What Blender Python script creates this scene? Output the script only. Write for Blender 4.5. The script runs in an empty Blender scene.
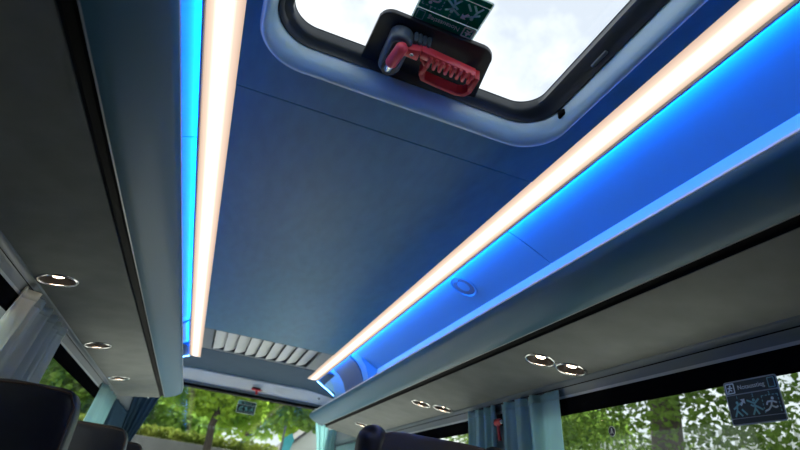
import bpy, bmesh, math, random
from mathutils import Vector, Matrix
C = bpy.context.scene.collection
PI = math.pi
rnd = random.Random(7)

# ------------------------------------------------------------------ materials
def nodes_of(name):
    m = bpy.data.materials.new(name); m.use_nodes = True
    nt = m.node_tree
    return m, nt, nt.nodes['Principled BSDF']
def mat(name, col, rough=.5, metal=0., bump=0., bscale=400., var=0., vscale=6., spec=.5, stretch=None):
    m, nt, b = nodes_of(name)
    b.inputs['Base Color'].default_value = (*col, 1)
    b.inputs['Roughness'].default_value = rough
    b.inputs['Metallic'].default_value = metal
    b.inputs['Specular IOR Level'].default_value = spec
    if bump or var:
        tc = nt.nodes.new('ShaderNodeTexCoord')
        src = tc.outputs['Object']
        if stretch:
            mp = nt.nodes.new('ShaderNodeMapping'); mp.inputs['Scale'].default_value = stretch
            nt.links.new(src, mp.inputs[0]); src = mp.outputs[0]
    if var:
        n = nt.nodes.new('ShaderNodeTexNoise'); n.inputs['Scale'].default_value = vscale
        n.inputs['Detail'].default_value = 5
        nt.links.new(src, n.inputs['Vector'])
        r = nt.nodes.new('ShaderNodeValToRGB')
        r.color_ramp.elements[0].position = .3; r.color_ramp.elements[1].position = .7
        r.color_ramp.elements[0].color = (*[c*(1-var) for c in col], 1)
        r.color_ramp.elements[1].color = (*[min(1, c*(1+var)) for c in col], 1)
        nt.links.new(n.outputs['Fac'], r.inputs[0]); nt.links.new(r.outputs[0], b.inputs['Base Color'])
    if bump:
        n2 = nt.nodes.new('ShaderNodeTexNoise'); n2.inputs['Scale'].default_value = bscale
        n2.inputs['Detail'].default_value = 3
        nt.links.new(tc.outputs['Object'], n2.inputs['Vector'])
        bp = nt.nodes.new('ShaderNodeBump'); bp.inputs['Strength'].default_value = bump
        bp.inputs['Distance'].default_value = .002
        nt.links.new(n2.outputs['Fac'], bp.inputs['Height']); nt.links.new(bp.outputs[0], b.inputs['Normal'])
    return m
def emit(name, col, s):
    m = bpy.data.materials.new(name); m.use_nodes = True
    nt = m.node_tree; nt.nodes.clear()
    e = nt.nodes.new('ShaderNodeEmission'); o = nt.nodes.new('ShaderNodeOutputMaterial')
    e.inputs[0].default_value = (*col, 1); e.inputs[1].default_value = s
    nt.links.new(e.outputs[0], o.inputs[0]); return m
def glass(name, tint, refl=.07):
    m = bpy.data.materials.new(name); m.use_nodes = True
    nt = m.node_tree; nt.nodes.clear()
    t = nt.nodes.new('ShaderNodeBsdfTransparent'); t.inputs[0].default_value = (*tint, 1)
    g = nt.nodes.new('ShaderNodeBsdfGlossy'); g.inputs['Roughness'].default_value = .02
    mx = nt.nodes.new('ShaderNodeMixShader'); mx.inputs[0].default_value = refl
    o = nt.nodes.new('ShaderNodeOutputMaterial')
    nt.links.new(t.outputs[0], mx.inputs[1]); nt.links.new(g.outputs[0], mx.inputs[2]); nt.links.new(mx.outputs[0], o.inputs[0])
    return m
def thin(name, col, trans, w=.45, rough=.8, var=.0, vscale=3.):
    """cloth or leaf: diffuse and translucent"""
    m = bpy.data.materials.new(name); m.use_nodes = True
    nt = m.node_tree; nt.nodes.clear()
    d = nt.nodes.new('ShaderNodeBsdfDiffuse'); d.inputs[0].default_value = (*col, 1)
    t = nt.nodes.new('ShaderNodeBsdfTranslucent'); t.inputs[0].default_value = (*trans, 1)
    mx = nt.nodes.new('ShaderNodeMixShader'); mx.inputs[0].default_value = w
    o = nt.nodes.new('ShaderNodeOutputMaterial')
    if var:
        tc = nt.nodes.new('ShaderNodeTexCoord'); n = nt.nodes.new('ShaderNodeTexNoise'); n.inputs['Scale'].default_value = vscale
        nt.links.new(tc.outputs['Object'], n.inputs['Vector'])
        r = nt.nodes.new('ShaderNodeValToRGB')
        r.color_ramp.elements[0].position = .35; r.color_ramp.elements[1].position = .65
        r.color_ramp.elements[0].color = (col[0]*(1-var), col[1]*(1-var*.7), col[2]*(1-var), 1)
        r.color_ramp.elements[1].color = (col[0]*(1+var*1.6), col[1]*(1+var), col[2]*(1+var*.4), 1)
        nt.links.new(n.outputs['Fac'], r.inputs[0]); nt.links.new(r.outputs[0], d.inputs[0])
    nt.links.new(d.outputs[0], mx.inputs[1]); nt.links.new(t.outputs[0], mx.inputs[2]); nt.links.new(mx.outputs[0], o.inputs[0])
    return m

M = dict(
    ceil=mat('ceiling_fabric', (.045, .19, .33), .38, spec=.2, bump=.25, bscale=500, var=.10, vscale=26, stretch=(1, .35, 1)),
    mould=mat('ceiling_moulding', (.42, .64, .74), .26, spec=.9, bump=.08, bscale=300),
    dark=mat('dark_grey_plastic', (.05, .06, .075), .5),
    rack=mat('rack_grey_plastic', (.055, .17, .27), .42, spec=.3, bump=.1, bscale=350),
    under=mat('rack_fabric', (.21, .225, .22), .85, bump=.3, bscale=300, var=.10, vscale=9),
    trim=mat('grey_trim', (.10, .135, .165), .36),
    lip=mat('rim_highlight_paint', (.8, .86, .9), .4),
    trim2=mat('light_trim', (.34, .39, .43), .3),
    black=mat('black_rubber', (.0025, .003, .004), .6, spec=.08),
    frit=mat('black_glass_edge', (.004, .005, .006), .6, spec=0.),
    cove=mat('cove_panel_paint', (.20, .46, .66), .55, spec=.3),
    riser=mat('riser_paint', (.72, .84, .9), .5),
    grey=mat('light_grey_panel', (.42, .47, .52), .42, var=.05, vscale=12),
    wall=mat('wall_grey', (.24, .27, .29), .6),
    floor=mat('bounce_floor_pale', (.66, .66, .65), .5, var=.06, vscale=20),
    carpet=mat('dark_carpet', (.03, .032, .04), .95, bump=.5, bscale=300, var=.3, vscale=30),
    front=mat('front_partition', (.05, .055, .06), .6),
    chrome=mat('chrome', (.78, .78, .78), .12, 1.),
    cup=mat('lamp_cup', (.005, .005, .005), .4),
    leather=mat('black_leather', (.012, .014, .02), .36, bump=.25, bscale=120, var=.2, vscale=14),
    leather2=mat('aubergine_leather', (.026, .027, .032), .5, bump=.25, bscale=120, var=.15, vscale=14),
    piping=mat('brown_piping', (.05, .025, .015), .5),
    thread=mat('yellow_edge', (.3, .3, .08), .6),
    red=mat('red_plastic', (.85, .06, .08), .32),
    redd=mat('dark_red_plastic', (.62, .03, .045), .4),
    holder=mat('hammer_holder_grey', (.09, .12, .14), .35),
    plate=mat('black_plate', (.008, .011, .014), .4),
    steel=mat('steel', (.7, .75, .8), .2, 1.),
    green=mat('sign_green', (.004, .13, .075), .45),
    greend=mat('sign_dark_green', (.004, .022, .014), .45),
    white=mat('sign_white', (.75, .85, .82), .5),
    pale=mat('sign_pale', (.25, .6, .55), .5),
    navy=mat('navy_sticker', (.006, .008, .03), .4),
    speaker=mat('speaker_mesh', (.2, .23, .3), .6, bump=.5, bscale=900),
    lamp=emit('lamp_glow', (1, .74, .52), 7.),
    bark=mat('bark', (.032, .026, .021), .9, bump=.9, bscale=25, var=.4, vscale=7),
    asphalt=mat('pale_paving', (.42, .41, .39), .9, var=.15, vscale=5),
    concrete=mat('concrete', (.13, .135, .14), .85, var=.12, vscale=3),
    plaster=mat('white_plaster', (.5, .52, .54), .8, var=.04, vscale=2),
    roof=mat('slate', (.06, .06, .07), .7),
    pane=mat('dark_pane', (.02, .03, .04), .1),
    teal=mat('turquoise_paint', (.05, .38, .5), .5),
    fence=mat('white_fence', (.5, .53, .56), .5),
    railing=mat('grey_railing', (.12, .14, .16), .5),
    glass=glass('side_glass', (.92, .96, .94), .02),
    hglass=glass('hatch_glass', (.95, .97, .98), .02),
    curtain=thin('curtain_cloth', (.44, .66, .68), (.58, .80, .80), .5),
    curtainp=thin('curtain_cloth_pale', (.62, .68, .66), (.85, .9, .86), .55),
    curtaind=thin('curtain_cloth_dark', (.05, .10, .15), (.06, .1, .13), .2),
    leafA=thin('leaf_bright', (.18, .32, .05), (.31, .48, .07), .45, var=.5, vscale=1.3),
    leafB=thin('leaf_mid', (.11, .21, .05), (.2, .34, .07), .4, var=.5, vscale=1.3),
    leafC=thin('leaf_dark', (.04, .085, .025), (.10, .16, .03), .4, var=.75, vscale=1.6),
    leafH=thin('hedge_leaf', (.16, .20, .05), (.18, .24, .05), .3, var=.4, vscale=2.),
)
# light strip: an opal diffuser, the row of diodes behind its middle shows brightest
def strip_material():
    m = bpy.data.materials.new('warm_diffuser'); m.use_nodes = True
    nt = m.node_tree; nt.nodes.clear()
    tc = nt.nodes.new('ShaderNodeTexCoord'); sp = nt.nodes.new('ShaderNodeSeparateXYZ')
    ab = nt.nodes.new('ShaderNodeMath'); ab.operation = 'ABSOLUTE'
    r = nt.nodes.new('ShaderNodeValToRGB'); cr = r.color_ramp
    mu = nt.nodes.new('ShaderNodeMath'); mu.operation = 'MULTIPLY'; mu.inputs[1].default_value = 1/.0535
    cr.elements[0].position = 0; cr.elements[0].color = (1., .87, .75, 1)
    cr.elements[1].position = 1; cr.elements[1].color = (.255, .185, .143, 1)
    e2 = cr.elements.new(.30); e2.color = (.74, .61, .505, 1)
    e3 = cr.elements.new(.55); e3.color = (.42, .315, .248, 1)
    e = nt.nodes.new('ShaderNodeEmission'); e.inputs[1].default_value = .88
    o = nt.nodes.new('ShaderNodeOutputMaterial')
    L = nt.links.new
    L(tc.outputs['Object'], sp.inputs[0]); L(sp.outputs[0], ab.inputs[0]); L(ab.outputs[0], mu.inputs[0])
    L(mu.outputs[0], r.inputs[0]); L(r.outputs[0], e.inputs[0]); L(e.outputs[0], o.inputs[0])
    return m
M['strip'] = strip_material()
M['blue2'] = emit('pale_blue_diode', (.10, .36, 1.), 6.)
M['blue'] = emit('blue_diode_line', (.002, .19, 1.), 21.)

# ------------------------------------------------------------------ object helpers
def tag(o, label=None, cat=None, group=None, kind=None):
    if label: o['label'] = label
    if cat: o['category'] = cat
    if group: o['group'] = group
    if kind: o['kind'] = kind
    return o
def empty(name, loc=(0, 0, 0), rot=None, parent=None):
    o = bpy.data.objects.new(name, None); C.objects.link(o); o.empty_display_size = .1
    if rot is not None:
        o.matrix_world = Matrix.Translation(loc) @ rot.to_4x4()
    else:
        o.location = loc
    if parent: o.parent = parent
    return o
class MB:
    def __init__(s): s.v = []; s.f = []; s.m = []; s.cur = 0
    def add(s, vs, fs):
        n = len(s.v); s.v += [tuple(v) for v in vs]
        s.f += [tuple(i+n for i in f) for f in fs]; s.m += [s.cur]*len(fs)
    def box(s, a, b):
        (x0, y0, z0), (x1, y1, z1) = a, b
        s.add([(x0,y0,z0),(x1,y0,z0),(x1,y1,z0),(x0,y1,z0),(x0,y0,z1),(x1,y0,z1),(x1,y1,z1),(x0,y1,z1)],
              [(0,3,2,1),(4,5,6,7),(0,1,5,4),(1,2,6,5),(2,3,7,6),(3,0,4,7)])
    def prism(s, prof, y0, y1):
        """closed (x, z) outline run along y"""
        n = len(prof)
        s.add([(x, y0, z) for x, z in prof]+[(x, y1, z) for x, z in prof],
              [(i, (i+1) % n, n+(i+1) % n, n+i) for i in range(n)]+[tuple(range(n))[::-1], tuple(range(n, 2*n))])
    def poly(s, pts, z0, z1):
        """closed (x, y) outline with a thickness in z"""
        n = len(pts)
        s.add([(x, y, z0) for x, y in pts]+[(x, y, z1) for x, y in pts],
              [(i, (i+1) % n, n+(i+1) % n, n+i) for i in range(n)]+[tuple(range(n))[::-1], tuple(range(n, 2*n))])
    def loft(s, rings, close=True, caps=False):
        n = len(rings[0]); vs = [p for r in rings for p in r]; fs = []
        for k in range(len(rings)-1):
            for i in range(n if close else n-1):
                j = (i+1) % n
                fs.append((k*n+i, k*n+j, (k+1)*n+j, (k+1)*n+i))
        if caps: fs += [tuple(range(n))[::-1], tuple(range((len(rings)-1)*n, len(rings)*n))]
        s.add(vs, fs)
    def tube(s, pts, r, seg=10, caps=True):
        pts = [Vector(p) for p in pts]; rings = []
        rs = r if isinstance(r, (list, tuple)) else [r]*len(pts)
        for i, p in enumerate(pts):
            d = (pts[min(i+1, len(pts)-1)]-pts[max(i-1, 0)]).normalized()
            a = d.orthogonal().normalized() if i == 0 else (a - d*a.dot(d)).normalized()
            b = d.cross(a)
            rings.append([p+(a*math.cos(2*PI*k/seg)+b*math.sin(2*PI*k/seg))*rs[i] for k in range(seg)])
        s.loft(rings, True, caps)
    def lathe(s, prof, seg=40, c=(0, 0, 0)):
        """(r, z) outline about z"""
        rings = [[(c[0]+r*math.cos(2*PI*k/seg), c[1]+r*math.sin(2*PI*k/seg), c[2]+z) for k in range(seg)] for r, z in prof]
        s.loft(rings)
    def stroke(s, a, b, w, z0, z1):
        a = Vector(a); b = Vector(b); d = (b-a); d = d.normalized() if d.length else Vector((1, 0))
        n = Vector((-d.y, d.x))*w/2
        s.poly([a-n, b-n, b+n, a+n], z0, z1)
    def build(s, name, m, parent=None, smooth=None, bevel=0, seg=2, kind=None, sub=0, loc=None):
        me = bpy.data.meshes.new(name); me.from_pydata(s.v, [], s.f)
        mats = m if isinstance(m, list) else [m]
        for mm in mats: me.materials.append(mm)
        for p, k in zip(me.polygons, s.m): p.material_index = k
        bm = bmesh.new(); bm.from_mesh(me)
        bmesh.ops.recalc_face_normals(bm, faces=bm.faces)
        if bevel:
            es = [e for e in bm.edges if len(e.link_faces) == 2 and e.calc_face_angle() > .6]
            bmesh.ops.bevel(bm, geom=es, offset=bevel, segments=seg, affect='EDGES', profile=.5, clamp_overlap=True)
        if smooth is not None:
            for f in bm.faces: f.smooth = True
            for e in bm.edges:
                if len(e.link_faces) == 2 and e.calc_face_angle() > smooth: e.smooth = False
        bm.to_mesh(me); bm.free()
        o = bpy.data.objects.new(name, me); C.objects.link(o)
        if loc: o.location = loc
        if parent: o.parent = parent
        if kind: o['kind'] = kind
        if sub:
            md = o.modifiers.new('sub', 'SUBSURF'); md.levels = sub; md.render_levels = sub
        return o
SM = .6
def arc(cx, cy, r, a0, a1, n):
    return [(cx+r*math.cos(math.radians(a0+(a1-a0)*i/n)), cy+r*math.sin(math.radians(a0+(a1-a0)*i/n))) for i in range(n+1)]
def rrect(x0, x1, y0, y1, r, n=10):
    return arc(x1-r, y0+r, r, -90, 0, n)+arc(x1-r, y1-r, r, 0, 90, n)+arc(x0+r, y1-r, r, 90, 180, n)+arc(x0+r, y0+r, r, 180, 270, n)
def ring(x0, x1, y0, y1, r, z, n=10):
    return [(x, y, z) for x, y in rrect(x0, x1, y0, y1, r, n)]
def text_mesh(txt, size, m, name, parent, loc, z, align='CENTER', ext=.0004):
    cu = bpy.data.curves.new(name, 'FONT'); cu.body = txt; cu.size = size; cu.align_x = align; cu.align_y = 'CENTER'
    cu.extrude = ext
    t = bpy.data.objects.new('tmp', cu); C.objects.link(t)
    dg = bpy.context.evaluated_depsgraph_get()
    me = bpy.data.meshes.new_from_object(t.evaluated_get(dg))
    bpy.data.objects.remove(t); me.materials.clear(); me.materials.append(m)
    o = bpy.data.objects.new(name, me); C.objects.link(o); o.parent = parent; o.location = (loc[0], loc[1], z)
    return o

# ------------------------------------------------------------------ key measures (metres, x across, y towards the rear window, z up)
ZC = 2.05                    # ceiling
X_IN, X_OUT = .527, .627     # light strips
Y0, YR = -2.2, 6.1           # front partition, rear wall
def xw(z): return 1.094+(1.41-z)*.10      # inner face of the side glass

# ------------------------------------------------------------------ ceiling
ceiling = empty('ceiling'); tag(ceiling, kind='structure')
HX0, HX1, HY0, HY1 = -.486, .463, .25, 1.214      # rolled edge round the hatch, at ceiling height
OX0, OX1, OY0, OY1 = -.452, .418, .30, 1.150    # opening at the top of the rolled edge
def ceiling_front():
    bm = bmesh.new()
    def loop(pts):
        vs = [bm.verts.new(p) for p in pts]
        return vs, [bm.edges.new((vs[i], vs[(i+1) % len(vs)])) for i in range(len(vs))]
    _, e1 = loop([(-X_IN, Y0, ZC), (X_IN, Y0, ZC), (X_IN, 1.363, ZC), (-X_IN, 1.363, ZC)])
    inner, e2 = loop(ring(HX0, HX1, HY0, HY1, .135, ZC, 14))
    bmesh.ops.triangle_fill(bm, edges=e1+e2, use_beauty=True)
    me = bpy.data.meshes.new('front_panel'); bm.to_mesh(me); bm.free(); me.materials.append(M['ceil'])
    o = bpy.data.objects.new('front_panel', me); C.objects.link(o); o.parent = ceiling
    # rolled edge
    b = MB(); rings = []
    prof = [(0, 0), (.05, -.005), (.12, -.0115), (.21, -.018), (.32, -.0225), (.44, -.024), (.56, -.022), (.68, -.0155), (.78, -.006), (.86, .006), (.92, .019), (.97, .032), (1., .044)]
    for u, dz in prof:
        L = lambda a, c: a+(c-a)*u
        rings.append(ring(L(HX0, OX0), L(HX1, OX1), L(HY0, OY0), L(HY1, OY1), .135-.02*u, ZC+dz, 14))
    b.loft(rings)
    b.build('hatch_surround', M['mould'], ceiling, smooth=1.2)
ceiling_front()
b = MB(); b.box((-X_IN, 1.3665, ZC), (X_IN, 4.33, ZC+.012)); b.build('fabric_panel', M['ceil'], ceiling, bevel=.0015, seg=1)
b = MB(); b.box((-X_IN, 1.33, ZC+.014), (X_IN, 1.40, ZC+.02)); b.build('seam_backing', M['black'], ceiling)
# rear panel, slightly arched across, from the vent to the rear wall
def rear_panel():
    b = MB(); xs = [-1.06+2.12*i/24 for i in range(25)]; ys = [5.06, 5.45, 5.8, YR]
    def zz(x, y): return ZC+.006*(y-5.06)/1.04-.04*max(0, abs(x)-.6)/.3*((y-5.06)/1.04)
    top = [[(x, y, zz(x, y)) for x in xs] for y in ys]
    b.loft(top, close=False)
    b.loft([[(x, 5.06, zz(x, 5.06)) for x in xs], [(x, 5.06, ZC+.12) for x in xs]], close=False)
    b.build('rear_panel', M['grey2'], ceiling, smooth=SM)
M['grey2'] = mat('rear_ceiling_panel', (.045, .085, .14), .65, spec=.15, var=.06, vscale=10)
rear_panel()
for s in (-1, 1):    # gap filler above each strip, and the strip's outer lip
    b = MB(); b.box((s*X_IN if s > 0 else -X_OUT, Y0, ZC+.016), (X_OUT if s > 0 else -X_IN, 5.5, ZC+.03)); b.build('strip_backing', M['dark'], ceiling)
    b = MB(); b.box((.6275 if s > 0 else -.6343, Y0, ZC-.009), (.6343 if s > 0 else -.6275, 5.44, ZC+.016)); b.build('strip_lip', M['trim2'], ceiling)

# sloping cove panels above the racks; the outer edge drops as a riser
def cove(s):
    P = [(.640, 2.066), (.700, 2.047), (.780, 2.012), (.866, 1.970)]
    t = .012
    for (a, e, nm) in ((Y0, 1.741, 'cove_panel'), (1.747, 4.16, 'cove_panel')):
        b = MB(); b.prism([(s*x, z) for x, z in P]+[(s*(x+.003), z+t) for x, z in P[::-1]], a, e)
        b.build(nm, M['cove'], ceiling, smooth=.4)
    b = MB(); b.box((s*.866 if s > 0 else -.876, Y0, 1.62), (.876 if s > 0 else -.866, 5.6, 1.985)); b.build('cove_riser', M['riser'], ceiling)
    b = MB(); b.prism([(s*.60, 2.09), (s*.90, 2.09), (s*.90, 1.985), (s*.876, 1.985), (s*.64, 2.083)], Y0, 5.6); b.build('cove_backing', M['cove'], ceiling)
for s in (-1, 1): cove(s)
# rear end of each cove: rounded duct housing with a lighter arched rim
for s in (-1, 1):
    def prof(d):
        return [(s*(.632), 2.085-d*.2), (s*.66, 2.052-d), (s*.715, 2.015-d), (s*.765, 1.958-d), (s*.80, 1.88-d), (s*.815, 1.76-d), (s*.87, 1.76-d), (s*.87, 2.085)]
    b = MB(); b.prism(prof(0), 4.30, 4.86); b.build('duct_housing', M['trim'], ceiling, smooth=.6)
    b = MB(); b.prism(prof(-.018), 4.16, 4.30); b.build('duct_rim', M['cove'], ceiling, smooth=.6)
    b = MB(); b.prism(prof(-.05), 4.86, 5.30); b.build('duct_end', M['cove'], ceiling, smooth=.6)

# ------------------------------------------------------------------ light strips
for s, lab in ((-1, 'long warm white light strip beside the left luggage rack'), (1, 'long warm white light strip beside the right luggage rack')):
    cx = s*(X_IN+X_OUT)/2
    root = tag(empty('light_strip', (cx, 1.6, ZC)), lab, 'light strip', 'warm ceiling light strips')
    b = MB(); w = (X_OUT-X_IN)/2-.001
    prof = [(-w, .012)]+[(w*math.sin(a), .0-.007*math.cos(a)) for a in [(-PI/2)+PI*i/14 for i in range(15)]]+[(w, .012)]
    b.prism(prof, Y0-1.6+.01, 5.43-1.6); b.build('diffuser', M['strip'], root, smooth=.5)
    b = MB(); xd = s*(.0577); b.add([(xd, Y0-1.59, -.005), (xd, 3.82, -.005), (xd, 3.82, .009), (xd, Y0-1.59, .009)], [(0, 1, 2, 3)]); b.build('blue_diode_line', M['blue'], root)
    b = MB(); b.tube([(s*.055, 3.845, -.010), (s*.16, 4.03, -.014), (s*.26, 4.17, -.026), (s*.33, 4.25, -.045)], .004, 6); b.build('corner_diode', M['blue2'], root)
    b = MB(); b.box((-w, 5.43-1.6, -.006), (w, 5.436-1.6, .012)); b.build('end_cap', M['white'], root)

def z_under(x): return 1.594-(abs(x)-.739)*(.0545/.314)
LP = [(-.978, 2.149, 'round chrome reading lamp under left rack, nearest of three'),
      (-.978, 3.209, 'round chrome reading lamp under left rack, middle of three'),
      (-.970, 4.232, 'round chrome reading lamp under left rack, farthest of three'),
      (.866, 1.832, 'chrome reading lamp at aisle side of the large near pair under right rack'),
      (.986, 1.795, 'chrome reading lamp at window side of the large near pair under right rack'),
      (.878, 3.136, 'chrome reading lamp at aisle side of the middle pair under right rack'),
      (.992, 3.06, 'chrome reading lamp at window side of the middle pair under right rack'),
      (.883, 4.433, 'chrome reading lamp half hidden above the right seat back')]
LS = lambda x: .86 if x > 0 else .95
# ------------------------------------------------------------------ luggage racks
def rack(s, lab):
    root = tag(empty('luggage_rack', (s*.8, 1.5, 1.6)), lab, 'luggage rack', 'overhead luggage racks')
    ye = 5.17
    o = lambda P: [(s*(x-.8), z-1.6) for x, z in P]
    arc_pt = lambda a, r: (.607+r*math.cos(math.radians(a)), 1.678+r*math.sin(math.radians(a)))
    outer = [arc_pt(a, .030) for a in range(100, 233, 7)]+[(.612, 1.6395), (.642, 1.6255), (.675, 1.6135), (.703, 1.6055), (.709, 1.606)]
    inner = [(.718, 1.620), (.690, 1.624), (.650, 1.638), (.618, 1.652), (.596, 1.664), (.590, 1.680), (.600, 1.700)]
    b = MB(); pr = o(outer+inner); n = len(pr); rings = []
    no = len(outer)
    for y, sh in ((Y0, 0), (ye-.04, 0), (ye+.0, .0), (ye+.035, .004), (ye+.055, .010), (ye+.062, .02)):
        pts = []
        for i, (x, z) in enumerate(pr):
            x2 = x+s*sh if i < no else x
            yy = y-1.5
            if y > ye-.04 and i < no: yy += .06*(1-i/(no-1))    # lip end reaches farther back than the groove end
            elif y > ye-.04: yy += .06*((i-no)/(n-no-1))
            pts.append((x2, yy, z))
        rings.append(pts)
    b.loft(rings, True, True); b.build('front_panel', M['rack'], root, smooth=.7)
    b = MB(); b.prism(o([arc_pt(a, .0325) for a in range(100, 165, 6)]+[arc_pt(a, .029) for a in range(163, 99, -6)]), Y0-1.5, ye-.05-1.5); b.build('rim_highlight', M['lip'], root, smooth=1)  # pale strip added to paint in the light along the rim
    # groove: black channel with a slim bright bead along the front panel
    b = MB(); b.prism(o([(.7085, 1.6065), (.7185, 1.622), (.748, 1.612), (.739, 1.5945), (.737, 1.604), (.722, 1.611), (.712, 1.610)]), Y0-1.5, ye+.0-1.5)
    b.build('groove', M['black'], root)
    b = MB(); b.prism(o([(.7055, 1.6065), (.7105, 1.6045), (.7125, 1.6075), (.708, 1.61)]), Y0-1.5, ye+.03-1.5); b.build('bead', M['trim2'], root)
    bm = bmesh.new(); es = []
    def loop(P):
        vs = [bm.verts.new((x-s*.8, y-1.5, z_under(x)-1.6)) for x, y in P]
        return [bm.edges.new((vs[i], vs[(i+1) % len(vs)])) for i in range(len(vs))]
    es += loop([(s*.741, Y0), (s*1.053, Y0), (s*1.053, ye-.05), (s*.741, ye+.02)])
    for lx, ly, _ in LP:
        if lx*s > 0: es += loop(arc(lx, ly, .0655*LS(lx), 0, 352.5, 47))
    bmesh.ops.triangle_fill(bm, edges=es, use_beauty=True)
    bmesh.ops.recalc_face_normals(bm, faces=bm.faces)
    if sum(f.normal.z for f in bm.faces) > 0: bmesh.ops.reverse_faces(bm, faces=bm.faces)
    me = bpy.data.meshes.new('underside_panel'); bm.to_mesh(me); bm.free(); me.materials.append(M['under'])
    ob = bpy.data.objects.new('underside_panel', me); C.objects.link(ob); ob.parent = root
    sd = ob.modifiers.new('thick', 'SOLIDIFY'); sd.thickness = .008; sd.offset = -1
    b = MB(); b.prism(o([(.62, 1.672), (.87, 1.64), (.87, 1.628), (.62, 1.66)]), Y0-1.5, ye-1.5); b.build('shelf', M['rack'], root)
rack(-1, 'grey left overhead luggage rack with a single row of round lamps')
rack(1, 'grey right overhead luggage rack with round lamps in pairs')

# ------------------------------------------------------------------ reading lamps
def lamp_proto():
    root = empty('reading_lamp')
    b = MB(); prof = []
    R = .0665; r = .0065
    prof = [(R+r*math.cos(a), r*.8*math.sin(a)) for a in [2*PI*i/10 for i in range(11)]]
    b.lathe(prof, 44); b.build('chrome_ring', M['chrome'], root, smooth=1.5)
    b = MB(); b.lathe([(.0615, 0.), (.058, .010), (.050, .024), (.036, .034), (.02, .037), (.0005, .037)], 44); b.build('reflector', M['cup'], root, smooth=1.5)
    b = MB(); b.lathe([(.0005, .012), (.012, .0125), (.021, .016), (.024, .022), (.022, .033)], 28); b.build('bulb', M['lamp'], root, smooth=1.2)
    return root
def copy_tree(o, parent=None):
    c = o.copy(); C.objects.link(c)
    if parent is not None: c.parent = parent
    for ch in list(o.children): copy_tree(ch, c)
    return c
proto = lamp_proto()
for i, (x, y, lab) in enumerate(LP):
    o = proto if i == 0 else copy_tree(proto)
    o.location = (x, y, z_under(x)-.0015); o.scale = (LS(x),)*3; o.rotation_euler = (0, math.atan(.1736)*(1 if x > 0 else -1), 0)
    tag(o, lab, 'reading lamp', 'round reading lamps under the racks')

# ------------------------------------------------------------------ side trims, walls, windows
PIL = [(2.25, 2.80), (5.35, YR)]
wi = 1; ti = 1
for s, side in ((-1, 'left'), (1, 'right')):
    WIN = [(1.95 if s < 0 else .86, 2.25), (2.80, 5.35)]  # unseen near walls left windowless to darken that end
    t = tag(empty('trim_%d' % ti), kind='structure'); ti += 1
    X = lambda P: [(s*x, z) for x, z in P]
    yb = YR
    b = MB(); b.prism(X([(1.046, 1.546), (1.050, 1.534), (1.064, 1.526), (1.067, 1.521), (1.10, 1.521), (1.10, 1.56), (1.046, 1.56)]), Y0, yb); b.build('rail_upper', M['trim'], t, smooth=SM)
    b = MB(); b.prism(X([(1.066, 1.521), (1.072, 1.5165), (1.080, 1.5165), (1.080, 1.521)]), Y0, yb); b.build('rail_groove', M['black'], t)
    b = MB(); b.prism(X([(1.0655, 1.5165), (1.070, 1.513), (1.078, 1.497), (1.083, 1.486), (1.10, 1.486), (1.10, 1.5165)]), Y0, yb); b.build('rail_lower', M['trim'], t, smooth=SM)
    b = MB(); b.prism(X([(1.081, 1.4885), (1.085, 1.480), (1.090, 1.478), (1.10, 1.478), (1.10, 1.4885)]), Y0, yb); b.build('rail_bead', M['trim2'], t, smooth=SM)
    b = MB()
    b.box((min(s*1.10, s*1.2), Y0, 1.478), (max(s*1.10, s*1.2), YR, 2.3))      # header behind the rack
    b.box((min(s*1.05, s*1.10), Y0, 1.56), (max(s*1.05, s*1.10), YR, 2.3))
    def lean(z0, z1, ya, ye, th=.06, inn=0.):
        b.add([(s*(xw(z)-inn), y, z) for z in (z0, z1) for y in (ya, ye)]+[(s*(xw(z)+th), y, z) for z in (z0, z1) for y in (ya, ye)],
              [(0, 1, 3, 2), (4, 6, 7, 5), (0, 2, 6, 4), (1, 5, 7, 3), (0, 4, 5, 1), (2, 3, 7, 6)])
    lean(-.2, .62, Y0, YR)
    for a, e in [(Y0, WIN[0][0])]+PIL: lean(.62, 1.478, a, e)
    b.build('wall_'+side, M['wall'], kind='structure')
    for a, e in WIN:
        w = tag(empty('window_%d' % wi), kind='structure'); wi += 1
        b = MB(); lean(.62, 1.478, a, e, th=.012, inn=-.004); b.build('pane', M['glass'], w)
        b = MB(); lean(1.412, 1.484, a, e, th=.003, inn=.001); lean(.62, .68, a, e, th=.003, inn=.001)
        lean(.68, 1.412, a, a+.05, th=.003, inn=.001); lean(.68, 1.412, e-.05, e, th=.003, inn=.001)
        b.build('black_border', M['frit'], w)

# rear wall: light fascia over the rear window
rw = tag(empty('wall_rear'), kind='structure')
b = MB(); b.prism([(0, 0), (1, 0), (1, 1), (0, 1)], 0, 1); b = MB()
def fascia(b, pts, x0, x1):      # (y, z) outline run along x
    n = len(pts)
    b.add([(x0, y, z) for y, z in pts]+[(x1, y, z) for y, z in pts], [(i, (i+1) % n, n+(i+1) % n, n+i) for i in range(n)]+[tuple(range(n))[::-1], tuple(range(n, 2*n))])
fascia(b, [(6.09, 2.10), (6.075, 2.06), (6.06, 2.04), (6.075, 1.98), (6.10, 1.918), (6.2, 1.918), (6.2, 2.3), (6.09, 2.3)], -1.1, 1.1)
b.build('fascia', mat('fascia_white', (.84, .87, .9), .5), rw, smooth=SM)
b = MB(); fascia(b, [(6.085, 1.922), (6.09, 1.90), (6.2, 1.90), (6.2, 1.922)], -1.1, 1.1); b.build('fascia_rail', M['trim'], rw)
b = MB(); fascia(b, [(6.095, 1.900), (6.10, 1.872), (6.2, 1.872), (6.2, 1.900)], -1.1, 1.1); b.build('seal', M['black'], rw)
b = MB()
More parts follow.
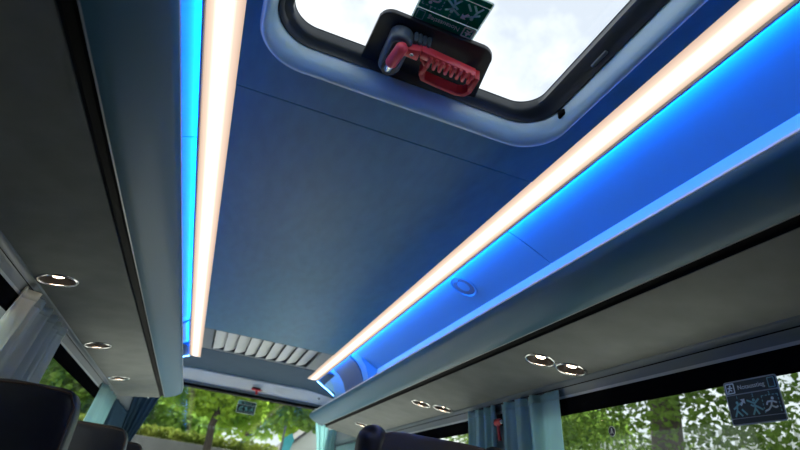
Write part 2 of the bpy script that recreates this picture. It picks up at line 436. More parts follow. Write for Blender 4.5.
b.box((-1.2, 6.1, -.2), (1.2, 6.2, .6)); b.box((-1.2, 6.1, .6), (-1.0, 6.2, 1.9)); b.box((1.0, 6.1, .6), (1.2, 6.2, 1.9))
b.box((-1.2, 6.1, 1.9), (-1.1, 6.2, 2.3)); b.box((1.1, 6.1, 1.9), (1.2, 6.2, 2.3)); b.build('panel', M['wall'], rw)
w = tag(empty('window_%d' % wi), kind='structure'); wi += 1
b = MB(); b.box((-1.0, 6.14, .6), (1.0, 6.15, 1.872)); b.build('pane', M['glass'], w)
tag((lambda o: o)(MB.build(*( (lambda bb: (bb.lathe([(.0005, -.004), (.010, -.004), (.012, 0), (.0005, .001)], 16), bb)[1])(MB()), 'screw_cap', M['dark']), loc=(.80, 6.072, 1.985))), 'small dark screw cap at right end of the rear fascia', 'cap').rotation_euler = (PI/2, 0, 0)

b = MB(); b.box((-1.2, Y0-.1, -.2), (1.2, Y0, 2.3)); b.build('wall_front', M['front'], kind='structure')
fl = tag(empty('floor'), kind='structure')
b = MB(); b.box((-1.2, Y0, -.2), (1.2, 3.0, 0)); b.build('carpet', M['carpet'], fl)  # unseen, set dark so little light bounces at the near end
b = MB(); b.box((-1.2, 3.0, -.2), (1.2, YR, 0)); b.build('rear_bounce_floor', M['floor'], fl)  # unseen pale stretch added to bounce sunlight up to the rear ceiling

# ------------------------------------------------------------------ roof hatch
hatch = tag(empty('roof_hatch', (-.017, .72, 2.09)), 'glazed roof escape hatch with rounded corners and a black frame', 'roof hatch')
hx, hy, hz = hatch.location
b = MB()
GX0, GX1, GY0, GY1 = -.416, .3725, .33, 1.126
rr = lambda x0, x1, y0, y1, r, z: [(x-hx, y-hy, z-hz) for x, y, z in ring(x0, x1, y0, y1, r, z, 14)]
b.loft([rr(OX0-.004, OX1+.004, OY0-.004, OY1+.004, .117, 2.091), rr(OX0+.004, OX1-.004, OY0+.004, OY1-.004, .11, 2.086), rr(OX0+.012, OX1-.012, OY0+.006, OY1-.006, .105, 2.094),
        rr(GX0-.022, GX1+.022, GY0-.01, GY1+.008, .095, 2.106), rr(GX0-.008, GX1+.008, GY0-.004, GY1+.003, .085, 2.112), rr(GX0, GX1, GY0, GY1, .08, 2.123), rr(GX0-.004, GX1+.004, GY0-.004, GY1+.004, .084, 2.15)])
b.build('frame', mat('hatch_frame', (.018, .026, .033), .38), hatch, smooth=.7)
b = MB(); b.poly([(x-hx, y-hy) for x, y in rrect(GX0-.003, GX1+.003, GY0-.003, GY1+.003, .084, 12)], 2.126-hz, 2.132-hz); b.build('glass', M['hglass'], hatch)
# outer roof skin round the glass keeps the daylight to the pane
b = MB(); b.loft([rr(GX0-.002, GX1+.002, GY0-.002, GY1+.002, .082, 2.15), rr(-.56, .55, .2, 1.3, .1, 2.15)]); b.build('outer_rim', M['black'], hatch)
# black fixing plate on the rear edge of the glass
pl = [(-.198, 1.150), (-.192, .975)]+arc(-.155, .982, .037, 180, 270, 6)[1:]+arc(.105, .990, .045, 275, 360, 6)+[(.178, 1.150)]
b = MB(); b.poly([(x-hx, y-hy) for x, y in pl], 2.108-hz, 2.124-hz); b.build('fixing_plate', M['plate'], hatch, bevel=.003)
b = MB(); b.lathe([(.0005, -.006), (.013, -.006), (.017, -.002), (.018, .012)], 24, (.428-hx, 1.035-hy, 2.066-hz)); b.build('push_button', M['black'], hatch, smooth=1)
b = MB(); b.lathe([(.0005, -.002), (.009, -.002), (.013, .001), (.014, .006)], 24, (-.462-hx, .99-hy, 2.062-hz)); b.build('push_button', M['black'], hatch, smooth=1)
b = MB(); b.box((.392-hx, .80-hy, 2.092-hz), (.402-hx, .86-hy, 2.10-hz)); b.build('hinge_tab', M['holder'], hatch, bevel=.002)

# ------------------------------------------------------------------ signs
def sign(name, loc, rot, w, h, green, line, picto, lab, detail=True):
    root = tag(empty(name, loc, rot), lab, 'sign')
    b = MB(); b.poly(rrect(-w/2, w/2, -h/2, h/2, h*.06, 4), 0, .0015); b.build('white_border', line, root)
    g = w*.022; hb = h*.30
    b = MB(); z0, z1 = .0015, .0022
    b.poly(rrect(-w/2+g, w/2-g, h/2-hb, h/2-g, h*.04, 4), z0, z1)
    b.poly(rrect(-w/2+g, w/2-g, -h/2+g+h*.13, h/2-hb-g*.8, h*.03, 4), z0, z1)
    b.poly(rrect(-w/2+g, w/2-g, -h/2+g, -h/2+g+h*.115, h*.03, 4), z0, z1)
    b.build('green_field', green, root)
    z = .0025
    text_mesh('Notausstieg', h*.145, picto, 'lettering', root, (w*.02, h/2-hb*.56), z)
    yc = h/2-hb*.54
    # square running-man icon at the start of the line
    b = MB(); q = hb*.36; xi = -w/2+g+q*1.25
    for a, c in (((-1, -1), (-1, 1)), ((-1, 1), (1, 1)), ((1, 1), (1, -1)), ((1, -1), (-1, -1))):
        b.stroke((xi+a[0]*q, yc+a[1]*q), (xi+c[0]*q, yc+c[1]*q), q*.28, z-.0003, z+.0004)
    b.poly(arc(xi+q*.1, yc+q*.55, q*.22, 0, 330, 8), z-.0003, z+.0004)
    for a, c in (((0, .3), (-.15, -.2)), ((-.15, -.2), (.45, -.5)), ((-.15, -.2), (-.6, -.75)), ((0, .2), (.6, .05)), ((0, .25), (-.6, .1))):
        b.stroke((xi+a[0]*q, yc+a[1]*q), (xi+c[0]*q, yc+c[1]*q), q*.3, z-.0003, z+.0004)
    b.build('exit_icon', picto, root)
    # outlined window at the end of the line
    b = MB(); xo = w/2-g-q*1.1; qx, qy = q*.7, q*.95
    for a, c in (((-1, -1), (-1, 1)), ((-1, 1), (1, 1)), ((1, 1), (1, -1)), ((1, -1), (-1, -1))):
        b.stroke((xo+a[0]*qx, yc+a[1]*qy), (xo+c[0]*qx, yc+c[1]*qy), q*.14, z-.0003, z+.0004)
    b.build('window_icon', M['pale'], root)
    # three numbered pictures
    S = h*.19; yp = -h*.115
    figs = [
        [((-.2, .35), (-.35, -.3)), ((-.35, -.3), (-.75, -1)), ((-.35, -.3), (.25, -1)), ((-.2, .3), (.45, .55)), ((-.25, .2), (-.8, -.1)), ((.3, -.2), (.9, -.9))],
        [((0, .4), (0, -.3)), ((0, -.3), (-.45, -1)), ((0, -.3), (.35, -1)), ((0, .3), (-.9, .75)), ((0, .25), (.7, .75)), ((.1, 0), (.95, -.55)), ((-.5, .2), (-.15, -.05))],
        [((.15, .35), (-.05, -.2)), ((-.05, -.2), (.45, -.5)), ((.45, -.5), (.75, -.35)), ((-.05, -.2), (-.45, -.6)), ((-.45, -.6), (-.95, -.75)), ((.15, .3), (.7, .05)), ((.1, .3), (-.45, .25)), ((-.45, .25), (-.6, -.1))]]
    for i, fg in enumerate(figs):
        x0 = -w*.29+i*w*.295
        b = MB()
        hd = [(-.15, .62), (0, .68), (.28, .58)][i]
        b.poly(arc(x0+hd[0]*S, yp+hd[1]*S, S*.19, 0, 330, 9), z-.0003, z+.0004)
        for a, c in fg: b.stroke((x0+a[0]*S, yp+a[1]*S), (x0+c[0]*S, yp+c[1]*S), S*(.22 if i < 2 else .2), z-.0003, z+.0004)
        b.build('pictogram', M['pale'] if i < 2 else picto, root)
        if i == 0:
            b = MB(); ax, ay = x0+S*.75, yp+S*.75
            b.stroke((ax-S*.45, ay-S*.5), (ax, ay), S*.26, z-.0003, z+.0006)
            b.poly([(ax+S*.22, ay+S*.24), (ax-S*.38, ay+S*.2), (ax+S*.2, ay-S*.38)], z-.0003, z+.0006); b.build('arrow', picto, root)
        if i == 2:
            b = MB()
            for k in range(5):
                u = -1+k*.45
                b.stroke((x0+u*S, yp+S*1.0), (x0+(u+.25)*S, yp+S*1.0), S*.1, z-.0003, z+.0004)
                b.stroke((x0-S*1.02, yp+u*S*.95), (x0-S*1.02, yp+(u+.25)*S*.95), S*.1, z-.0003, z+.0004)
                b.stroke((x0+S*1.02, yp+u*S*.95), (x0+S*1.02, yp+(u+.25)*S*.95), S*.1, z-.0003, z+.0004)
            b.build('dashed_frame', M['pale'], root)
        text_mesh(str(i+1), h*.10, M['pale'], 'numeral', root, (x0, yp+S*1.45 if False else h/2-hb-h*.085), z)
    return root
def basis(xa, ya):
    xa = Vector(xa).normalized(); ya = Vector(ya); ya = (ya-xa*ya.dot(xa)).normalized(); za = xa.cross(ya)
    return Matrix((xa, ya, za)).transposed()
sign('emergency_exit_sign', (-.022, .883, 2.1255-.0035), basis((-1, 0, 0), (0, 1, 0)), .183, .135, thin('sign_green_film', (.005, .24, .13), (.008, .42, .23), .6), thin('sign_white_film', (.7, .8, .78), (.5, .6, .6), .35), thin('sign_white_print', (.75, .85, .82), (.7, .8, .8), .4),
     'green emergency exit sign lying upside down on the roof hatch glass')
nx = Vector((-1, 0, -.1)).normalized()
sign('emergency_exit_sign', (xw(1.355)-.0045, 1.117, 1.357), basis((0, -1, 0), (-.1, 0, 1)), .168, .122, M['greend'], mat('sign_grey_line', (.36, .44, .44), .5), mat('sign_dim_white', (.8, .95, .92), .5),
     'dark green emergency exit sign stuck on the right side window')
sign('emergency_exit_sign', (.054, 6.135, 1.765), basis((1, 0, 0), (0, 0, 1)), .196, .128, M['greend'], M['white'], M['pale'],
     'small green emergency exit sign at the top of the rear window')
# round sticker on the side window
st = tag(empty('round_sticker', (xw(1.325)-.0045, 1.712, 1.325), basis((0, -1, 0), (-.1, 0, 1))), 'small round navy sticker with a white seated figure on the right window', 'sticker')
b = MB(); b.poly(arc(0, 0, .0185, 0, 350, 30), 0, .001); b.build('white_rim', M['white'], st)
b = MB(); b.poly(arc(0, 0, .0165, 0, 350, 30), .001, .0015); b.build('navy_disc', M['navy'], st)
b = MB(); b.poly(arc(0, .007, .0038, 0, 330, 12), .0015, .002)
for a, c in (((0, .004), (-.005, -.002)), ((0, .004), (.005, -.002)), ((-.005, -.002), (-.006, -.010)), ((.005, -.002), (.006, -.010)), ((-.004, -.003), (.004, -.003))): b.stroke(a, c, .0028, .0015, .002)
b.build('figure', M['white'], st)

# ------------------------------------------------------------------ emergency hammers
def capsule(p, q, r, n=8):
    p, q = Vector(p), Vector(q); d = (q-p).normalized(); pts = []; rs = []
    for i in range(n+1):
        a = PI/2*(1-i/n); pts.append(p-d*r*math.sin(a)); rs.append(max(r*math.cos(a), 1e-4))
    for i in range(n+1):
        a = PI/2*i/n; pts.append(q+d*r*math.sin(a)); rs.append(max(r*math.cos(a), 1e-4))
    return pts, rs
hm = tag(empty('emergency_hammer', (0, 1.05, 2.108)), 'large red emergency hammer with ribbed loop handle on the roof hatch', 'hammer', 'red emergency hammers')
ox, oy, oz = hm.location; hm.scale = (.935, .78, 1); hm.location.y = 1.026; hm.location.x = -.004
T = lambda x, y, z: (x-ox, y-oy, z-oz)
b = MB(); ptsb = []      # grey holder under the head, a rounded block along y
b.poly([(x-ox, y-oy) for x, y in rrect(-.158, -.088, .975, 1.165, .034, 8)], 2.058-oz, 2.109-oz)
b.build('holder', M['holder'], hm, bevel=.012, seg=4, smooth=.8)
b = MB(); b.poly([(x-ox, y-oy) for x, y in rrect(-.146, -.100, .99, 1.158, .022, 8)], 2.050-oz, 2.06-oz); b.build('holder_recess', M['plate'], hm, bevel=.003)
b = MB()
for k in range(4): b.box(T(-.088+.014*k, .985, 2.072), T(-.078+.014*k, 1.02, 2.108))
b.box(T(-.09, .99, 2.084), T(-.034, 1.025, 2.108)); b.build('clip', M['holder'], hm, bevel=.003, smooth=SM)
pts, rs = capsule(T(-.118, 1.005, 2.044), T(-.126, 1.082, 2.044), .0185); b = MB(); b.tube(pts, rs, 16, True); b.build('head', M['red'], hm, smooth=1.2)
b = MB(); b.tube([T(-.126, 1.085, 2.046), T(-.128, 1.122, 2.047), T(-.1285, 1.132, 2.047)], [.0135, .0135, .007], 14); b.build('steel_tip', M['steel'], hm, smooth=.7)
# handle: neck, ribbed upper bar, loop
z0, z1 = 2.050-oz, 2.078-oz
b = MB(); b.poly([(x-ox, y-oy) for x, y in [(-.118, 1.012), (-.06, .995), (-.058, 1.045), (-.118, 1.042)]], z0, z1)
b.poly([(x-ox, y-oy) for x, y in [(-.06, .993), (.122, 1.010), (.126, 1.040), (-.056, 1.030)]], z0, z1); b.build('grip', M['red'], hm, bevel=.004, smooth=SM)
b = MB()
for k in range(8):
    x = -.030+.0195*k; y = 1.030+.0009*k
    b.poly([(xx-ox, yy-oy) for xx, yy in [(x, y-.028), (x+.010, y-.027), (x+.013, y+.022), (x+.006, y+.024), (x+.001, y+.018)]], z0-.005, z1-.004)
b.build('grip_ribs', M['red'], hm, bevel=.0025, smooth=SM)
b = MB(); path = [(-.044, 1.035), (-.024, 1.055), (-.026, 1.100), (-.014, 1.122), (.02, 1.127), (.105, 1.134), (.128, 1.124), (.138, 1.10), (.134, 1.03)]
outr = []
for (x, y) in path: outr.append(Vector((x-ox, y-oy)))
for i in range(len(outr)-1):
    b.stroke(outr[i]-(outr[i+1]-outr[i]).normalized()*.004, outr[i+1]+(outr[i+1]-outr[i]).normalized()*.004, .016, z0+.002, z1+.01)
b.build('loop', M['redd'], hm, bevel=.003, smooth=SM)
b = MB(); b.lathe([(.0005, -.004), (.006, -.004), (.0075, 0), (.0075, .004)], 16, T(-.082, 1.022, 2.050)); b.build('rivet', M['steel'], hm, smooth=.8)

def small_hammer(loc, rot, lab):
    r = tag(empty('emergency_hammer', loc, rot), lab, 'hammer', 'red emergency hammers')
    b = MB(); b.box((-.05, -.02, 0), (.05, .05, .03)); b.build('holder', M['black'], r, bevel=.01, seg=3, smooth=SM)
    pts, rs = capsule((-.045, 0, .045), (.045, 0, .045), .022); b = MB(); b.tube(pts, rs, 14); b.build('head', M['redd'], r, smooth=1.2)
    b = MB(); b.tube([(0, 0, .045), (.01, -.05, .045), (.015, -.11, .04)], [.016, .015, .017], 12); b.build('handle', M['redd'], r, smooth=.8)
    b = MB(); b.tube([(.06, 0, .045), (.078, 0, .045), (.088, 0, .045)], [.013, .013, .002], 10); b.build('steel_tip', M['steel'], r, smooth=.8)
    return r
h2 = small_hammer((.105, 6.075, 1.955), basis((1, 0, 0), (0, -.2, 1)), 'small red emergency hammer on the fascia above the rear window')
h2.scale = (.85, .42, .8)
h3 = small_hammer((1.082, 2.507, 1.43), basis((0, -1, 0), (-.1, 0, 1)), 'red emergency hammer on the pillar between two right curtains')
h3.scale = (.5, .8, .5)

# ------------------------------------------------------------------ loudspeaker in the right cove
sx = .735; sz = 2.047-(sx-.70)*(.035/.08)
spk = tag(empty('loudspeaker', (sx, 2.33, sz-.001), basis((1, 0, -.44), (0, -1, 0))), 'round flush loudspeaker in the blue lit panel above right rack', 'loudspeaker')
b = MB(); b.lathe([(.078, .0), (.077, .004), (.070, .006), (.066, .003), (.064, -.002)], 40); b.build('ring', M['cove'], spk, smooth=1)
b = MB(); b.lathe([(.065, -.001), (.055, .0005), (.035, -.001), (.0005, -.003)], 40); b.build('grille', M['speaker'], spk, smooth=1)

# ------------------------------------------------------------------ rear air vent
vent = tag(empty('air_vent', (0, 4.69, ZC)), 'wide grey air vent with slanted louvres at the rear of the ceiling', 'air vent')
y0, y1 = 4.335-4.69, 5.06-4.69
b = MB(); fr = [(-X_IN, -.447, y0, y1), (.425, X_IN, y0, y1), (-.447, .425, y0, y0+.012), (-.447, .425, y1-.045, y1)]
for x0_, x1_, a, e in fr: b.box((x0_, a, .004), (x1_, e, .016))
b.build('frame', mat('vent_frame', (.17, .21, .25), .45), vent, bevel=.002)
b = MB(); b.box((-X_IN, y0, .085), (X_IN, y1, .095)); b.box((-X_IN, y0-.004, .0), (X_IN, y0, .095)); b.box((-X_IN, y1-.01, .012), (X_IN, y1, .095)); b.build('housing', M['dark'], vent)
LV = mat('louvre_grey', (.62, .66, .7), .4)
xs = [-.435+.0945*i for i in range(10)]
for i in range(9):
    xa, xb = xs[i]+.002, xs[i+1]-.002
    b = MB(); sec = []
    n = 7
    if i < 5: top = [(xa+(xb-xa)*k/n, .006+.030*(k/n)**2) for k in range(n+1)]
    else: top = [(xa+(xb-xa)*k/n, .006+.030*(k/n)**2) for k in range(n+1)]
    pr = top+[(x, z+.004) for x, z in top[::-1]]
    b.prism(pr, y0+.02, y1-.05); b.build('louvre', LV, vent, smooth=.5)

# ------------------------------------------------------------------ curtains
def curtain(name, p0, p1, zt, zb, n, amp, m, lab, edge0=(0, 0), edge1=(0, 0), flat=0., band=True, group='grey blue window curtains'):
    """pleated cloth between two plan points; edge0/edge1 move the lower corners along the run"""
    p0 = Vector((*p0, 0)); p1 = Vector((*p1, 0)); d = p1-p0; L = d.length; t = d/L; nrm = Vector((-t.y, t.x, 0))
    root = tag(empty(name, (p0.x, p0.y, zt)), lab, 'curtain', group)
    nu = int(n*14); nv = 14
    def pt(u, v, off=0.):
        a = edge0[1]*v*v*0+edge0[0]*v; e = L+edge1[0]*v
        s_ = a+(e-a)*u
        ph = 2*PI*n*u+.7*math.sin(5*u+v)
        k = amp*(.75+.35*v)*(math.sin(ph)+.35*math.sin(2.3*ph+1.3+v))
        if flat and u > 1-flat: k *= max(.08, 1-(u-(1-flat))/.06) if u < 1-flat+.06 else .08
        q = p0+t*s_+nrm*(k+off); lean_ = 0
        z = zt+(zb-zt)*v
        out = Vector((0, 0, 0))
        if abs(t.y) > .7:      # along a side wall: follow the lean of the glass
            out.x = math.copysign((xw(z)-xw(zt)), p0.x)
        return (q.x+out.x-root.location.x, q.y-root.location.y, z-zt)
    b = MB(); rows = [[pt(i/nu, j/nv) for i in range(nu+1)] for j in range(nv+1)]
    b.loft(rows, close=False); o = b.build('cloth', m, root, smooth=2)
    sd = o.modifiers.new('thick', 'SOLIDIFY'); sd.thickness = .002; sd.offset = 0
    if band:
        H = zt-zb
        b = MB(); rows = [[pt(i/nu, j/2*.035/H, 0) for i in range(nu+1)] for j in range(3)]
        b.loft(rows, close=False); o = b.build('header_tape', m, root, smooth=2)
        sd = o.modifiers.new('thick', 'SOLIDIFY'); sd.thickness = .006; sd.offset = 0
    return root
xc = 1.058
curtain('curtain', (xc, 2.86), (xc, 2.53), 1.512, .86, 4, .020, M['curtain'], 'narrow teal curtain drawn together behind the right seat back')
curtain('curtain', (xc, 2.48), (xc, 1.99), 1.512, .86, 4.5, .022, M['curtain'], 'wide teal curtain with flat end panel beside right window', flat=.24)
curtain('curtain', (-xc, 2.17), (-xc, 2.78), 1.512, .86, 6, .026, M['curtainp'], 'broad pale pleated curtain behind the nearest left seat', edge0=(-.18, 0))
curtain('curtain', (-xc, 4.3), (-xc, 4.95), 1.512, .86, 5, .024, M['curtain'], 'teal curtain at the far end of the left window')
curtain('curtain', (-xc, 5.02), (-xc, 5.95), 1.512, .86, 7, .02, M['curtaind'], 'dark blue curtain in the left rear corner', edge1=(-.02, 0))
curtain('curtain', (-1.06, 6.03), (-.76, 6.03), 1.86, .9, 5, .018, M['curtaind'], 'tied back dark curtain at left edge of rear window', edge1=(-.28, 0))
curtain('curtain', (1.06, 6.03), (.77, 6.03), 1.87, .9, 5, .018, M['curtain'], 'teal curtain hanging at right edge of rear window', edge1=(-.24, 0))
curtain('curtain', (xc, 5.95), (xc, 5.1), 1.512, .86, 8, .018, M['curtain'], 'teal curtain in the right rear corner of the cabin')

# ------------------------------------------------------------------ seats
def pillow(cx, cy, cz, hx, hy, hz, p=4., nu=36, nv=20):
    """super-ellipsoid block"""
    def sg(v, e): return math.copysign(abs(v)**e, v)
    rings = []
    for j in range(nv+1):
        ph = -PI/2+PI*j/nv
        rings.append([(cx+hx*sg(math.cos(ph), 2/p)*sg(math.cos(2*PI*i/nu), 2/p), cy+hy*sg(math.cos(ph), 2/p)*sg(math.sin(2*PI*i/nu), 2/p), cz+hz*sg(math.sin(ph), 2/p)) for i in range(nu)])
    return rings
def seat(loc, w, lab, m, ztop=1.2, roll=False):
    r = tag(empty('coach_seat', loc), lab, 'seat', 'dark leather coach seats')
    hw = w/2
    b = MB(); b.loft(pillow(0, .0, .47+(ztop-.47)/2-.02, hw, .065, (ztop-.47)/2+.02, 7.)); b.build('backrest', m, r, smooth=2)
    b = MB(); b.loft(pillow(0, -.26, .44, hw, .27, .07, 6.)); b.build('seat_cushion', m, r, smooth=2)
    b = MB(); b.box((-.10, -.42, 0), (.10, -.06, .05)); b.box((-.06, -.36, .05), (.06, -.12, .38)); b.build('pedestal', M['dark'], r, bevel=.008)
    for s in (() if roll else (-1, 1)):
        b = MB(); pts = [(s*(hw-.012), -.060, .55), (s*(hw-.010), -.064, .9), (s*(hw-.012), -.063, ztop-.06), (s*(hw-.04), -.058, ztop-.018), (0, -.05, ztop-.008)]
        b.tube(pts, .0035, 8); b.build('piping', M['piping'], r, smooth=1)
    if roll:
        for s in (-1, 1):
            b = MB(); pts, rs = capsule((s*(hw-.02), -.005, .62), (s*(hw-.02), -.005, ztop-.045), .056, 6); b.tube(pts, rs, 18); b.build('side_bolster', M['leather'], r, smooth=1.5)
    for s in (1 if loc[0] < 0 else -1,):
        b = MB(); b.box((s*(hw+.005)-.02, -.42, .60), (s*(hw+.005)+.02, -.05, .64)); b.build('armrest', M['dark'], r, bevel=.012, seg=3)
    return r
seat((-.915, 2.24, 0), .32, 'black leather seat nearest on the left, in front of pale curtain', M['leather'])
seat((-.885, 3.58, 0), .36, 'black leather seat second on the left, behind the nearest one', M['leather'])
seat((-.880, 4.86, 0), .35, 'black leather seat farthest on the left, near the rear corner', M['leather'])
seat((.45, 1.86, 0), .51, 'aubergine leather seat with black side bolsters on the right', M['leather2'], 1.205, True)

# ------------------------------------------------------------------ outside
GZ = -.9
b = MB(); b.box((-60, -30, GZ-.2), (60, 70, GZ)); b.build('ground', M['asphalt'], kind='structure')
def leaf_cloud(b, blobs, n, size, seed):
    rg = random.Random(seed)
    tot = sum(r[0]*r[1]*r[2] for _, r in blobs)
    for c, r in blobs:
        k = int(n*r[0]*r[1]*r[2]/tot)
        for _ in range(k):
            d = Vector((rg.gauss(0, 1), rg.gauss(0, 1), rg.gauss(0, 1))).normalized()*(rg.random()**.38)
            p = Vector((c[0]+d.x*r[0], c[1]+d.y*r[1], c[2]+d.z*r[2]))
            s = size*(.6+.8*rg.random())
            ax = Vector((rg.gauss(0, 1), rg.gauss(0, 1), rg.gauss(0, .7))).normalized()
            q = ax.orthogonal().normalized(); q = (Matrix.Rotation(rg.random()*6.28, 3, ax) @ q)
            n_ = ax.cross(q)*.18*s
            a, e = p-ax*s, p+ax*s
            b.add([a, p+q*s*.55-ax*s*.25+n_, p+q*s*.45+ax*s*.35+n_, e, p-q*s*.45+ax*s*.35+n_, p-q*s*.55-ax*s*.25+n_, p], [(0, 6, 2, 1), (6, 3, 2), (0, 5, 4, 6), (6, 4, 3)])
def tree(name, base, h, r0, blobs, n, size, lm, lab, seed, branches=()):
    r = tag(empty(name, base), lab, 'tree')
    b = MB(); rg = random.Random(seed+99)
    pts = [(rg.uniform(-.012, .012)*k, rg.uniform(-.012, .012)*k, h*k/6) for k in range(7)]
    b.tube(pts, [r0*(1.25-.09*k*1.0) if k else r0*1.5 for k in range(7)], 14)
    for br in branches: b.tube([Vector(p) for p in br[0]], br[1], 8)
    b.build('trunk', M['bark'], r, smooth=1.5)
    b = MB(); leaf_cloud(b, blobs, n, size, seed); b.build('crown', lm, r)
    return r
# behind: pale wall with hedge, tree in front of it, a second tree, house, more trees
b = MB(); b.box((-9, 15.6, GZ), (1.0, 15.9, 1.93)); b.build('garden_wall', M['concrete'], bevel=.01)
tag(bpy.data.objects['garden_wall'], 'low pale concrete garden wall below the hedge behind the bus', 'wall')
b = MB()
leaf_cloud(b, [((-4.5+.5*i, 16.4, 2.05), (.5, .35, .24)) for i in range(13)], 7000, .05, 5)
b.box((-5, 16.2, 1.0), (1.2, 16.6, 2.02))
tag(b.build('clipped_hedge', M['leafH']), 'clipped yellow green hedge on top of the garden wall', 'hedge')
tree('leafy_tree', (-.05, 14.6, GZ), 3.9, .11, [((-.65, 0, 4.15), (.95, .9, .75)), ((.25, .1, 4.1), (.95, .9, .80)), ((-.2, 0, 4.9), (1.3, 1.2, .9)), ((.75, .2, 3.75), (.5, .6, .5)), ((-1.2, 0, 4.3), (.5, .6, .5))],
     9000, .085, M['leafA'], 'bright green round tree with thin trunk seen through rear window', 11)
tree('leafy_tree', (2.65, 14.2, GZ), 3.9, .12, [((-.45, 0, 4.2), (.8, .8, .75)), ((.35, 0, 3.9), (.75, .8, .8)), ((.0, .2, 4.8), (1.4, 1.1, .9)), ((-.95, .2, 4.3), (.5, .6, .5))],
     8500, .09, M['leafB'], 'mid green tree beside the white house behind the bus', 12)
tree('background_tree', (-4.3, 23, GZ), 4., .25, [((0, 0, 4.2), (2.6, 1.6, 1.6)), ((2.6, 0, 3.7), (2.0, 1.4, 1.2)), ((-2.2, 0, 4.6), (2, 1.4, 1.8))], 9000, .16, M['leafB'], 'loose green bushes far behind the hedge', 13)
tree('background_tree', (2.0, 30, GZ), 5., .25, [((0, 0, 6.4), (2.4, 2, 2.2)), ((4, 0, 6.4), (3.2, 2, 2.6)), ((-2.2, 0, 5.0), (1.4, 1.6, 1.2))], 9000, .17, M['leafA'], 'tall green tree rising behind the white house', 14)
def house():
    r = tag(empty('house', (3.9, 20, GZ)), 'white house with dark gable roof behind the bus', 'house')
    b = MB(); x0_, x1_ = -1.35, 3.0; e, a = 3.35, 4.6
    xm = (x0_+x1_)/2-.9
    prof = [(x0_, 0), (x1_, 0), (x1_, e), (xm, a), (x0_, e)]
    b.prism(prof, 0, 5); b.build('walls', M['plaster'], r)
    for (xa, za, xb, zb) in ((x0_-.15, e-.1, xm, a+.03), (xm, a+.03, x1_+.15, e-.1)):
        b = MB(); b.prism([(xa, za), (xb, zb), (xb, zb+.1), (xa, za+.1)], -.2, 5.2); b.build('roof', M['roof'], r)
    b = MB(); b.box((-.75, -.03, 2.55), (-.25, .02, 3.15)); w = b.build('window', M['fence'], r)
    b = MB(); b.box((-.70, -.04, 2.6), (-.30, -.03, 3.1)); b.build('pane', M['pane'], w)
    b = MB(); b.box((1.0, -.03, 1.6), (1.6, .02, 2.6)); w = b.build('window', M['fence'], r)
    b = MB(); b.box((1.05, -.04, 1.65), (1.55, -.03, 2.55)); b.build('pane', M['pane'], w)
house()
p = tag(empty('banner_post', (1.78, 15.3, GZ)), 'turquoise banner on a pole between the two trees', 'banner')
b = MB(); b.tube([(0, 0, 0), (0, 0, 3.6)], .03, 8); b.build('pole', M['railing'], p)
b = MB(); b.add([(.03, 0, 2.75), (.20, 0, 2.85), (.30, 0, 3.3), (.22, 0, 3.45), (.03, 0, 3.3)], [(0, 1, 2, 3, 4)]); o = b.build('flag', M['teal'], p); o.modifiers.new('t', 'SOLIDIFY').thickness = .01
# right side: big tree close to the window, white fence and pale building beyond
tree('street_tree', (6.2, 6.55, GZ), 6.0, .235,
     [((-.3, 1.6, 4.2), (1.3, 1.5, .95)), ((-.5, 3.4, 3.9), (1.2, 1.5, 1.2)), ((-.4, .2, 4.3), (1.1, 1.1, .7)), ((-.5, -1.1, 4.1), (1.0, 1.1, 1.1)), ((.2, 0, 5.4), (2.2, 3.8, 1.1)), ((-1.0, -1.35, 3.1), (.5, .55, .6)), ((.6, -.8, 3.4), (.6, .7, .8)), ((.6, .95, 3.4), (.5, .5, .5)), ((-.3, 2.0, 3.1), (.8, 1.1, .7)), ((-.2, 4.4, 3.3), (.9, 1.2, 1.0)), ((1.2, 2.2, 3.2), (.8, 1.6, .9)), ((-.2, -2.2, 3.6), (.8, .9, 1.0)), ((.0, -.7, 3.9), (.7, .7, .6)), ((-.6, -2.0, 2.9), (.5, .6, .5)), ((.2, 6.2, 4.2), (1.1, 1.6, 1.5))],
     25000, .048, M['leafC'], 'large street tree with thick dark trunk outside the right window', 21,
     branches=(([(0, 0, 4.2), (-.3, -.5, 4.45), (-.5, -1.2, 4.5), (-.6, -2.0, 4.45)], [.10, .085, .06, .03]), ([(0, 0, 4.0), (.0, .8, 4.6), (-.2, 1.8, 5.0)], [.1, .07, .03])))
tree('background_tree', (11.0, 17.0, GZ), 5., .2, [((0, 0, 5.2), (1.6, 2.4, 1.8)), ((0, -2.5, 4.7), (1.3, 1.4, 1.3)), ((0, 2.6, 4.8), (1.6, 1.6, 1.8))], 7000, .12, M['leafB'], 'green tree beyond the right rear window', 22)
def fence():
    r = tag(empty('picket_fence', (9.2, 8.0, GZ)), 'tall white metal fence behind the street tree on the right', 'fence')
    b = MB(); b.box((-.03, -5, 3.55), (.03, 5, 3.62)); b.box((-.03, -5, .3), (.03, 5, .37)); b.build('rail', M['railing'], r)
    for k in range(60):
        y = -5+k*.167
        b = MB(); b.box((-.045, y, .1), (-.03, y+.085, 4.1)); b.build('picket', M['fence'], r)
fence()
r = tag(empty('office_building', (16, 12, GZ)), 'pale building beyond the fence on the right', 'building')
b = MB(); b.box((0, -14, 0), (6, 10, 5.2)); b.build('walls', M['plaster'], r)
for k in range(7):
    b = MB(); b.box((-.03, -12.6+3.0*k, 2.9), (.02, -11.2+3.0*k, 4.3)); w = b.build('window', M['fence'], r)
    b = MB(); b.box((-.04, -12.5+3.0*k, 3.0), (-.03, -11.3+3.0*k, 4.2)); b.build('pane', M['teal'], w)
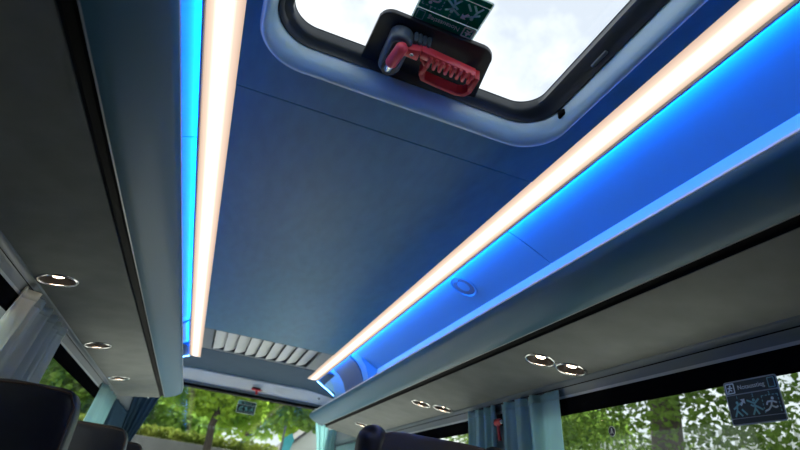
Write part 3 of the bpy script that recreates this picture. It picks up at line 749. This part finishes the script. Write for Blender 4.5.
# left side: shrubs far off
tree('background_tree', (-9.5, 30, GZ), 4., .25, [((0, 0, 5.3), (2., 2.5, 1.2)), ((.5, -4, 4.6), (1.6, 2.2, 1.2)), ((.3, 5, 5.2), (2., 3, 1.6)), ((0, 10, 5.6), (2.2, 3.2, 1.8))], 9000, .15, M['leafB'], 'green shrubs seen low through the left window', 31)

# ------------------------------------------------------------------ daylight: bright overcast sky
wld = bpy.data.worlds.new('overcast_sky'); bpy.context.scene.world = wld; wld.use_nodes = True
nt = wld.node_tree; bg = nt.nodes['Background']
tc = nt.nodes.new('ShaderNodeTexCoord'); n = nt.nodes.new('ShaderNodeTexNoise'); n.inputs['Scale'].default_value = 3.2; n.inputs['Detail'].default_value = 6; n.inputs['Roughness'].default_value = .55
r = nt.nodes.new('ShaderNodeValToRGB'); r.color_ramp.elements[0].position = .43; r.color_ramp.elements[1].position = .66
r.color_ramp.elements[0].color = (.26, .278, .305, 1); r.color_ramp.elements[1].color = (.52, .525, .53, 1)
nt.links.new(tc.outputs['Generated'], n.inputs['Vector']); nt.links.new(n.outputs['Fac'], r.inputs[0]); nt.links.new(r.outputs[0], bg.inputs[0])
bg.inputs[1].default_value = 1.15
sun = bpy.data.lights.new('sun', 'SUN'); sun.energy = 6.5; sun.angle = math.radians(6); sun.color = (1, .95, .86)
so = bpy.data.objects.new('sun', sun); C.objects.link(so)
so.rotation_euler = Vector((-.22, -.75, -.70)).to_track_quat('-Z', 'Y').to_euler()

# ------------------------------------------------------------------ camera
cam = bpy.data.cameras.new('camera'); co = bpy.data.objects.new('camera', cam); C.objects.link(co)
right = Vector((0.93073058, -0.34491347, 0.12155367)); up = Vector((-0.26795069, -0.41696559, 0.86852871)); fwd = Vector((0.24888356, 0.84093662, 0.48050243))
R = Matrix((right, up, -fwd)).transposed()
co.matrix_world = Matrix.Translation((-.3432, 0, .95)) @ R.to_4x4()
cam.sensor_width = 36; cam.lens = 526.97/800*36; cam.clip_start = .02; cam.clip_end = 300
cam.dof.use_dof = True; cam.dof.focus_distance = 1.7; cam.dof.aperture_fstop = 3.2
sc = bpy.context.scene; sc.camera = co
sc.view_settings.view_transform = 'Standard'; sc.view_settings.look = 'None'; sc.view_settings.exposure = 1.6; sc.view_settings.gamma = 1
sc.view_settings.use_curve_mapping = False
sc.cycles.use_denoising = True
sc.cycles.max_bounces = 8; sc.cycles.diffuse_bounces = 4; sc.cycles.transparent_max_bounces = 24
